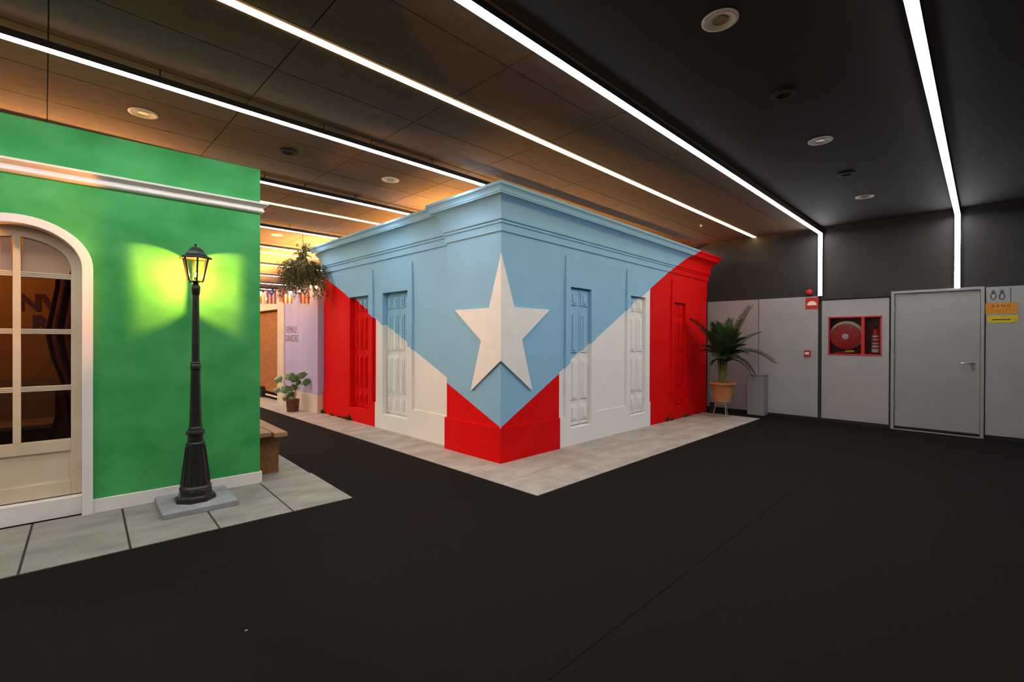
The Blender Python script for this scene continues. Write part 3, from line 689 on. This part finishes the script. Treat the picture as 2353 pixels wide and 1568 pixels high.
for P, lb in (((2.934, 9.76, 2.272), 'glowing bulb nearest the green house edge'), ((3.01, 9.60, 2.153), 'glowing bulb hanging lowest, before the edgeways flag'),
              ((3.274, 9.15, 2.258), 'glowing bulb before the squarely facing flag on lilac'), ((3.367, 9.0, 2.287), 'glowing bulb left of the hanging plant tips'),
              ((3.50, 8.781, 2.361), 'left of two glowing bulbs inside the hanging plant'), ((3.54, 8.66, 2.343), 'right of two glowing bulbs inside the hanging plant')):
    t = thing('festoon_bulb', lb, 'light bulb', P, 0, 'glowing festoon bulbs')
    MB().lathe([(.004, -.032), (.018, -.022), (.024, -.004), (.020, .012), (.011, .026)], n=14).build('globe', M['fairy'], t, smooth=True)
    MB().lathe([(.012, .024), (.012, .05), (.004, .06)], n=10).build('socket', M['black'], t, smooth=True)
    MB().tube([(0, 0, .055), (0, 0, .11)], .002, 5).build('wire', M['cord'], t)
# bigger unseen globes, added to throw orange light on the ceiling
for P, lb in (((2.4, 11.6, 2.45), 'glowing globe added in the alley, nearest behind the flag garland'), ((2.4, 14.2, 2.45), 'glowing globe added in the alley, second behind the flag garland'),
              ((2.4, 17.0, 2.45), 'glowing globe added in the alley, farthest behind the flag garland'), ((.3, 8.4, 2.45), 'glowing globe added in the court behind the green house, nearest its wall'),
              ((-2.0, 8.6, 2.45), 'glowing globe added in the court behind the green house, far from the alley'), ((.3, 11.5, 2.45), 'glowing globe added in the court behind the green house, deep in it')):
    t = thing('fill_globe', lb, 'light bulb', P, 0, 'large added globes behind the green house')
    MB().lathe([(.004, -.036), (.020, -.026), (.028, -.004), (.024, .014), (.012, .028)], n=14).build('globe', M['fill_bulb'], t, smooth=True)
    MB().lathe([(.013, .027), (.013, .055), (.004, .065)], n=10).build('socket', M['black'], t, smooth=True)
    MB().tube([(0, 0, .06), (0, 0, ZC - P[2])], .002, 5).build('wire', M['cord'], t)

# warm cove lights added unseen on the set roofs to tint the ceiling orange
def cove(P, L, rz, label, m='cove'):
    t = thing('fill_light', label, 'cove light', P, rz, 'warm cove lights added on the set roofs')
    MB().box(-L/2, -.06, 0, L/2, .06, .02).box(-L/2, -.06, .02, L/2, -.045, .06).box(-L/2, .045, .02, L/2, .06, .06).build('trough', M['housing'], t)
    MB().box(-L/2 + .01, -.044, .02, L/2 - .01, .044, .055).build('diffuser', M[m], t)
cove((-1.2, 6.35, 2.78), 4.2, GTH, 'warm cove light added on the green house roof', 'fill3')
cove((6.4, 5.6, 2.64), 4.6, 0, 'warm cove light added on the flag house roof nearest its front')
cove((4.9, 7.4, 2.64), 2.2, R(90), 'warm cove light added on the flag house roof along the alley')
for k_, y_ in enumerate((9.6, 11.6, 13.6, 15.6, 17.6)):
    cove((4.1, y_, 2.47), 1.8, R(90), ['first', 'second', 'third', 'fourth', 'fifth'][k_] + ' warm cove light added along the lilac house roof, counted from the flag house', 'fill2')

def fern(root, c, n, spread, drop, rise):
    g = MB()
    for i in range(n):
        a = random.uniform(0, 2*math.pi); L = random.uniform(.35, 1.0); ux, uy = math.cos(a), math.sin(a)
        top = random.uniform(-.3, 1.0); pts = []
        for k in range(9):
            s = k/8; r_ = spread*L*math.sin(s*1.6)*.95; z = rise*top*math.sin(s*2.1) - drop*L*s**2.2*(1 - .35*top)
            pts.append(Vector((c[0] + ux*r_, c[1] + uy*r_, c[2] + z)))
        for k in range(8):
            p, q = pts[k], pts[k + 1]; d = (q - p)
            side = d.cross(Vector((random.uniform(-1, 1), random.uniform(-1, 1), random.uniform(-1, 1)))).normalized()
            g.add([p - side*.0015, p + side*.0015, q], [(0, 1, 2)])
            for m in range(4):
                b = p.lerp(q, random.random()); v = Vector((random.uniform(-1, 1), random.uniform(-1, 1), random.uniform(-1, .5))).normalized()
                w2 = v.cross(d).normalized()*.010; l = random.uniform(.04, .085)
                g.add([b - w2, b + w2, b + v*l], [(0, 1, 2)])
    return g
hp = thing('hanging_fern', 'bushy olive hanging fern at the corner of the flag house', 'plant', (3.30, 8.66, 2.50))
MB().lathe([(.07, -.10), (.10, -.07), (.13, .04), (.135, .05), (.12, .05)], n=20).build('hanging_pot', M['brown_pot'], hp, smooth=True)
fo = fern(hp, (0, 0, .06), 420, .46, .44, .30).build('foliage', M['trail'], hp, kind='stuff', recalc=False); 
fern(hp, (0, 0, .38), 34, .17, .12, .26).build('upper_sprigs', M['trail'], hp, kind='stuff', recalc=False)
for k in range(3):
    a = 2*math.pi*k/3 + .3; MB().tube([(.13*math.cos(a), .13*math.sin(a), .05), (0, 0, .70), (0, 0, .85)], .003, 5).build('hanger_wire', M['cord'], hp)

mo = thing('potted_monstera', 'broad-leaved green plant in a small brown pot by the lilac wall', 'plant', (3.36, 9.30, .006))
MB().lathe([(.098, 0), (.102, .01), (.118, .205), (.124, .21), (.126, .235), (.112, .238), (.108, .215)], n=28).build('pot', M['brown_pot'], mo, smooth=True)
MB().lathe([(.108, .205), (.0, .215)], n=24, cap=False).build('soil', M['soil'], mo, smooth=True)
rv, fv = Vector((.709, -.705, 0)), Vector((.705, .709, 0))
def mleaf(g, tip, nrm, size):
    """heart-shaped leaf with notches, cupped"""
    ax = Vector(nrm).normalized(); d = Vector((tip[3], tip[4], tip[5])).normalized(); s = ax.cross(d).normalized(); d = s.cross(ax)
    pts = []
    for i in range(25):
        t = -math.pi + 2*math.pi*i/24; r_ = size*(.62 + .38*math.cos(t))*(1 - (.28 if i in (5, 8, 16, 19) else 0)) if abs(t) < 2.9 else size*.16
        x = r_*math.cos(t)*1.1 + size*.05; y = r_*math.sin(t)*1.35
        pts.append(Vector(tip[:3]) + d*x + s*y - ax*(abs(y)*.35 + max(0, x)*.25))
    k = len(pts); c = Vector(tip[:3]) + ax*.006
    g.add([c] + pts[:-1], [(0, 1 + i, 1 + (i + 1) % 24) for i in range(24)])
for rx, z, dx, dz, sz in ((.10, .72, .3, -.5, .105), (-.02, .73, -.1, -.6, .125), (.18, .735, .8, -.2, .09), (.235, .60, .9, -.4, .10), (.11, .585, -.5, -.4, .075), (-.25, .65, -1, -.35, .11),
                      (-.10, .485, -.2, -.8, .12), (-.02, .50, .4, -.5, .10), (-.27, .44, -1, -.5, .09), (-.13, .29, -.8, -.4, .085), (-.06, .36, .3, -.7, .085), (.03, .66, .2, -.8, .09)):
    base = rv*(rx*.18); tipv = rv*rx + fv*random.uniform(-.06, .06) + Vector((0, 0, z))
    mid = base.lerp(tipv, .55) + Vector((0, 0, .06)) - rv*rx*.25
    MB().tube([tuple(base + Vector((0, 0, .21))), tuple(mid), tuple(tipv)], [.006, .005, .0035], 6).build('stalk', M['stem'], mo, smooth=True)
    g = MB(); d = rv*dx + Vector((0, 0, dz)) - fv*.35
    mleaf(g, (*tipv, *d), -fv*.75 + Vector((0, 0, .75)) + rv*.1, sz)
    g.build('leaf', M['leaf'], mo, recalc=False, smooth=False)

# ---- palm in terracotta pot on a wire stand
pa = thing('potted_palm', 'dark green palm in a terracotta pot on a wire stand', 'plant', (8.66, 3.33, .006))
MB().lathe([(.118, .262), (.128, .268), (.152, .38), (.182, .54), (.198, .586), (.226, .596), (.230, .630), (.214, .636), (.196, .622), (.186, .60)], n=36).build('pot', M['terracotta'], pa, smooth=True)
MB().lathe([(.19, .60), (.0, .615)], n=28, cap=False).build('soil', M['soil'], pa, smooth=True)
MB().tube([(.15*math.cos(2*math.pi*k/28), .15*math.sin(2*math.pi*k/28), .30) for k in range(29)], .006, 6).build('stand_ring', M['wire'], pa, smooth=True)
MB().tube([(.11*math.cos(2*math.pi*k/28), .11*math.sin(2*math.pi*k/28), .25) for k in range(29)], .006, 6).build('stand_ring', M['wire'], pa, smooth=True)
for k in range(3):
    a = R(225 + 120*k); c, s = math.cos(a), math.sin(a)
    MB().tube([(.19*c, .19*s, .45), (.155*c, .155*s, .30), (.11*c, .11*s, .245), (.13*c, .13*s, .12), (.17*c, .17*s, .0)], .0075, 8).build('stand_leg', M['wire'], pa, smooth=True)
for k in range(9):
    a = 2*math.pi*k/9; rr = .045
    MB().tube([(rr*math.cos(a), rr*math.sin(a), .60), (rr*1.1*math.cos(a), rr*1.1*math.sin(a), .80), (rr*1.6*math.cos(a), rr*1.6*math.sin(a), 1.02)], [.022, .018, .011], 8).build('stem', M['palm_stem'], pa, smooth=True)
def frond(tr, tz, td, arch_, ll, n=42):
    b = Vector((0, 0, .92)); tip = rv*tr + fv*td + Vector((0, 0, tz)); c = b.lerp(tip, .45) + Vector((0, 0, arch_)); g = MB(); pts = []
    for i in range(n + 1):
        t = i/n; pts.append(b*(1 - t)**2 + c*2*t*(1 - t) + tip*t*t)
    g.tube([tuple(p) for p in pts[::3]], [.007*(1 - .8*i/(len(pts[::3]) - 1)) + .001 for i in range(len(pts[::3]))], 5)
    for i in range(5, n + 1):
        t = i/n; d = (pts[i] - pts[i - 1]).normalized(); s = d.cross(Vector((0, 0, 1))); s = s.normalized() if s.length > .05 else rv.copy()
        u = s.cross(d).normalized(); L = ll*(.55 + .75*math.sin(math.pi*min(1, .12 + t*.86)))*random.uniform(.85, 1.1)
        for sg in (-1, 1):
            dr_ = (s*sg*.78 + d*.66 + u*.26).normalized(); m = pts[i] + dr_*L*.5; e_ = pts[i] + dr_*L - Vector((0, 0, L*.12)); w_ = d*.0095
            g.add([pts[i] - w_*.6, pts[i] + w_*.6, m + w_, m - w_, e_], [(0, 1, 2, 3), (3, 2, 4)])
    g.build('frond', M['palm'], pa, recalc=False)
for a in ((.52, 1.98, .05, .16, .20), (.64, 1.52, -.05, .20, .18), (.84, 1.00, -.1, .46, .24), (.62, .78, .1, .42, .10), (.48, .72, -.15, .40, .07), (-.60, 1.74, -.05, .26, .20), (-.42, 1.28, -.1, .22, .15), (-.36, 1.18, .12, .24, .13),
          (-.10, 1.72, .10, .10, .19), (.08, 1.74, -.15, .10, .19), (-.22, 1.66, -.2, .16, .20), (.20, 1.62, .2, .14, .18), (.04, 1.55, -.35, .15, .18), (-.12, 1.45, .3, .2, .18), (.28, 1.42, -.25, .22, .17), (.38, 1.30, .15, .22, .16),
          (-.28, 1.50, -.25, .2, .17), (-.05, 1.3, -.42, .25, .16), (.12, 1.25, -.40, .25, .16), (.30, 1.15, -.30, .28, .14), (-.26, 1.10, -.28, .28, .14), (-.22, .95, -.05, .2, .06), (-.16, 1.68, .05, .1, .18), (.0, 1.66, .25, .1, .18), (-.34, 1.62, .1, .15, .17), (.14, 1.5, -.3, .15, .17), (-.2, 1.36, -.38, .2, .16), (.22, 1.3, -.35, .2, .15), (0, 1.42, -.3, .15, .17), (.33, 1.75, -.05, .15, .16), (-.08, 1.6, -.25, .12, .18), (.05, 1.1, -.35, .22, .14), (.2, 1.05, -.25, .22, .13), (-.15, 1.08, -.3, .22, .13)):
    frond(*a)

# ---- weeds in the cracks of the flag and lilac houses
def weed(P, n, hgt, wd, label, nrm):
    g = MB(); P = Vector(P)
    for i in range(n):
        a = random.uniform(0, 2*math.pi); b = P + Vector((random.uniform(-1, 1)*wd*abs(nrm[1]) , random.uniform(-1, 1)*wd*abs(nrm[0]), 0)) + Vector(nrm)*random.uniform(.004, .03)
        v = Vector((math.cos(a)*.5 + nrm[0]*.5, math.sin(a)*.5 + nrm[1]*.5, random.uniform(.4, 1.4))).normalized()*random.uniform(.4, 1)*hgt
        s = v.cross(Vector((0, 0, 1))).normalized()*random.uniform(.006, .014)
        g.add([b, b + v*.5 - s, b + v, b + v*.5 + s], [(0, 1, 2, 3)])
    tag(g.build('weed', M['weed'], recalc=False), label, 'weed', 'weeds along the house foot')
NL, NR = (-1, 0, 0), (0, -1, 0)
weed((XR, 8.70, .006), 46, .08, .10, 'dark weed tuft where the lilac house meets the red stripe', NL)
weed((XR, 8.33, .006), 22, .06, .07, 'small dark weed tuft on the alley side, second from lilac house', NL)
weed((XR, 7.80, .006), 60, .06, .26, 'longest row of dark weeds under the red shutter in the alley', NL)
weed((XR, 7.62, .006), 16, .14, .03, 'tall dark weed standing in the alley weed row', NL)
weed((XP - .012, 9.68, .006), 20, .09, .04, 'small dark weed beside the brown flower pot', NL)
weed((7.52, YR, .006), 18, .13, .03, 'tallest dark weed at the foot of the right red stripe', NR)
weed((7.70, YR, .006), 22, .08, .06, 'dark weed just right of the tallest one on the red stripe', NR)
weed((8.24, YR, .006), 30, .07, .10, 'dark weed row under the third shutter door', NR)
weed((8.72, YR, .006), 26, .06, .10, 'dark weed nearest the potted palm', NR)

# ================================================================== things on and by the door wall
XF = X1 - .030
bi = thing('waste_bin', 'tall pale grey bin standing against the wall behind the palm', 'bin', (9.43, 2.985, 0))
MB().box(9.315, 2.84, .012, 9.535, 3.13, .735).build('body', M['bin'], bi, world=True, bevel=.006)
MB().box(9.335, 2.86, 0, 9.52, 3.11, .012).build('base', M['black'], bi, world=True)
MB().box(9.32, 2.845, .735, 9.53, 3.125, .742).build('lid_slot', M['black'], bi, world=True)  # black strip for the dark slot below the lid
MB().box(9.315, 2.84, .742, 9.535, 3.13, .765).build('lid', M['bin'], bi, world=True, bevel=.004)
tag(MB().box(8.99, 3.62, .006, 9.05, 3.70, .21).build('floor_bollard', M['black'], bevel=.006), 'small dark upright block on the floor behind the palm pot', 'block')
so_ = thing('alarm_sounder', 'round red alarm sounder on the black wall over the red sign', 'alarm', (X1 - .001, 2.187, 2.20))
MB().lathe([(.045, 0), (.045, .02), (.052, .022), (.050, .05), (.036, .075), (.012, .083)], (X1, 2.187, 2.245), 24, axis=(-1, 0, 0)).build('dome', M['red'], so_, world=True, smooth=True)
MB().box(X1 - .022, 2.145, 2.195, X1, 2.229, 2.235).build('base_plate', M['red_dark'], so_, world=True)
si = thing('alarm_sign', 'square red sign with a pale half-round symbol', 'sign', (XF, 2.14, 1.945))
MB().box(XF - .003, 2.042, 1.942, XF, 2.240, 2.148).build('plate', M['red'], si, world=True)
MB().prism([(2.141 + .073*math.cos(math.pi*i/18), 2.012 + .073*math.sin(math.pi*i/18)) for i in range(19)], XF - .0045, XF - .003, 'x').build('symbol', M['lume'], si, world=True)
cp = thing('call_point', 'small red fire call point at handle height', 'call point', (XF, 2.202, 1.12))
MB().box(XF - .04, 2.155, 1.122, XF, 2.249, 1.222).build('case', M['red'], cp, world=True, bevel=.004)
MB().box(XF - .043, 2.172, 1.150, XF - .040, 2.232, 1.190).build('glass_plate', M['label_white'], cp, world=True)
# hose cabinet
hc = thing('hose_cabinet', 'red recessed fire cabinet with hose reel and extinguisher compartments', 'fire cabinet', (X1, 1.536, CB[2]))
y0, y1, zz0, zz1 = CB; D = .20
g = MB(); fw_ = .022
g.box(X1 - .022, y0, zz0, X1 + .002, y1, zz0 + fw_).box(X1 - .022, y0, zz1 - fw_, X1 + .002, y1, zz1).box(X1 - .022, y0, zz0, X1 + .002, y0 + fw_, zz1).box(X1 - .022, y1 - fw_, zz0, X1 + .002, y1, zz1)
g.build('frame', M['red'], hc, world=True, bevel=.002)
MB().box(X1 - .022, 1.395, zz0 + fw_, X1 + .19, 1.438, zz1 - fw_).build('divider', M['red'], hc, world=True)
g = MB().box(X1 + D - .004, y0, zz0, X1 + D, y1, zz1).box(X1, y0, zz0, X1 + D, y0 + .006, zz1).box(X1, y1 - .006, zz0, X1 + D, y1, zz1).box(X1, y0, zz0, X1 + D, y1, zz0 + .006).box(X1, y0, zz1 - .006, X1 + D, y1, zz1)
g.build('case', M['red_dark'], hc, world=True)
MB().box(X1 - .016, y0 + fw_, zz0 + fw_, X1 - .013, 1.395, zz1 - fw_).build('front_pane', M['clear'], hc, world=True)
MB().box(X1 - .016, 1.438, zz0 + fw_, X1 - .013, y1 - fw_, zz1 - fw_).build('front_pane', M['clear'], hc, world=True)
RC = (X1, 1.66, 1.465)
hr = thing('hose_reel', 'round red hose reel with pale rim in the fire cabinet', 'hose reel', (X1 + .09, RC[1], RC[2] - .22))
MB().lathe([(.04, .165), (.225, .165), (.238, .16), (.238, .05), (.225, .045), (.04, .045)], (X1, RC[1] - .006, RC[2] + .022), 40, axis=(1, 0, 0)).build('hose', M['hose'], hr, world=True, smooth=True)
MB().lathe([(.03, .012), (.195, .012), (.213, .018), (.213, .04), (.195, .046), (.03, .046)], RC, 44, axis=(1, 0, 0)).build('reel_disc', M['red'], hr, world=True, smooth=True)
for r_ in (.09, .15): MB().tube([(X1 + .011, RC[1] + r_*math.cos(2*math.pi*k/36), RC[2] + r_*math.sin(2*math.pi*k/36)) for k in range(37)], .0035, 5).build('pressed_ring', M['red'], hr, world=True, smooth=True)
MB().lathe([(.043, .0), (.048, .006), (.048, .014)], RC, 24, axis=(1, 0, 0)).build('hub', M['label_white'], hr, world=True, smooth=True)
MB().lathe([(.020, -.002), (.020, .003)], RC, 16, axis=(1, 0, 0)).build('hub_cap', M['steel'], hr, world=True, smooth=True)
nz_ = thing('hose_nozzle', 'yellow hose nozzle lying at the bottom of the fire cabinet', 'nozzle', (X1 + .01, 1.60, zz0 + fw_))
MB().tube([(X1 + .012, 1.665, 1.208), (X1 + .012, 1.64, 1.213), (X1 + .012, 1.58, 1.217), (X1 + .012, 1.535, 1.215)], [.014, .022, .024, .014], 10).build('nozzle_body', M['yellow'], nz_, world=True, smooth=True)
MB().tube([(X1 + .012, 1.80, 1.188), (X1 + .012, 1.74, 1.192), (X1 + .012, 1.66, 1.206)], .013, 8).build('hose_tail', M['red'], nz_, world=True, smooth=True)
ex = thing('fire_extinguisher', 'red extinguisher with white labels in the right cabinet compartment', 'extinguisher', (X1 + .08, 1.255, zz0 + .022))
EX = (X1 + .075, 1.262, 0)
MB().lathe([(.046, 1.176), (.05, 1.182), (.05, 1.20)], EX, 24).build('foot_ring', M['black'], ex, world=True, smooth=True)
MB().lathe([(.050, 1.198), (.050, 1.545), (.042, 1.572), (.018, 1.590)], EX, 28).build('cylinder', M['red'], ex, world=True, smooth=True)
for a, b in ((1.205, 1.262), (1.285, 1.318), (1.34, 1.425), (1.455, 1.478)): MB().lathe([(.0512, a), (.0512, b)], EX, 28, cap=False).build('label_band', M['label_white'], ex, world=True, smooth=True)
MB().lathe([(.0518, 1.36), (.0518, 1.405)], EX, 28, cap=False).build('label_print', M['red'], ex, world=True, smooth=True)
MB().lathe([(.014, 1.585), (.016, 1.625)], EX, 12).box(EX[0] - .05, EX[1] - .010, 1.622, EX[0] + .02, EX[1] + .010, 1.634).box(EX[0] - .05, EX[1] - .010, 1.605, EX[0] + .0, EX[1] + .010, 1.612).build('valve', M['black'], ex, world=True)
MB().tube([(EX[0], EX[1] + .015, 1.61), (EX[0], EX[1] + .06, 1.58), (EX[0], EX[1] + .064, 1.40), (EX[0], EX[1] + .060, 1.28)], .008, 8).build('discharge_hose', M['black'], ex, world=True, smooth=True)
# signs by the door
wc = thing('restroom_sign', 'grey plate with two outlined figures at the top of the wall', 'sign', (XF, -.128, 1.94))
MB().box(XF - .003, -.250, 1.945, XF, -.008, 2.140).build('plate', M['panel'], wc, world=True)
MB().box(XF - .004, -.252, 1.945, XF, -.246, 2.140).build('plate_edge', M['black_wall'], wc, world=True)
def loopy(cy, cz, ry, rz, n=22, taper=0): return [(XF - .005, cy + ry*math.cos(2*math.pi*k/n)*(1 + taper*math.sin(2*math.pi*k/n)), cz + rz*math.sin(2*math.pi*k/n)) for k in range(n + 1)]
for cy, tp in ((-.080, .35), (-.166, -.05)):
    MB().tube(loopy(cy, 2.028, .026, .046, taper=tp), .0045, 6).build('figure_outline', M['ink'], wc, world=True)
    MB().tube(loopy(cy, 2.100, .013, .015, 14), .0040, 6).build('figure_head', M['ink'], wc, world=True)
    MB().tube([(XF - .005, cy + .022, 2.080), (XF - .005, cy - .022, 2.084)], .004, 6).build('figure_shoulder', M['ink'], wc, world=True)
os_ = thing('band_sign', 'orange sign with two dark printed lines beside the door', 'sign', (XF, -.156, 1.785))
MB().box(XF - .004, -.318, 1.786, XF, .0, 1.936).build('board', M['orange_sign'], os_, world=True)
text('print', 'B A N D', M['ink'], os_, .052, (XF - .0042, -.158, 1.890), (0, -1, 0), (0, 0, 1), .0004)
text('print', 'T O I L E T', M['orange_ink'], os_, .042, (XF - .0042, -.158, 1.826), (0, -1, 0), (0, 0, 1), .0004)
ys = thing('arrow_sign', 'narrow yellow sign with a black bar under the orange one', 'sign', (XF, -.17, 1.655))
MB().box(XF - .003, -.318, 1.656, XF, -.022, 1.758).build('board', M['yellow_sign'], ys, world=True)
MB().box(XF - .0042, -.252, 1.692, XF - .003, -.068, 1.706).build('bar', M['ink'], ys, world=True)
MB().prism([(-.285, 1.690), (-.310, 1.702), (-.290, 1.700)], XF - .0042, XF - .003, 'x').build('arrow_mark', M['ink'], ys, world=True)
MB().prism([(-.30, 1.664), (-.312, 1.676), (-.300, 1.676)], XF - .0042, XF - .003, 'x').build('corner_mark', M['ink'], ys, world=True)
text('small_print', '1500', M['orange_ink'], ys, .026, (XF - .0032, -.172, 1.738), (0, -1, 0), (0, 0, 1), .0003)
tag(MB().box(.68, 2.485, 0, .692, 2.492, .0015).build('paper_scrap', M['scrap']), 'tiny gold paper scrap on the black carpet', 'scrap')
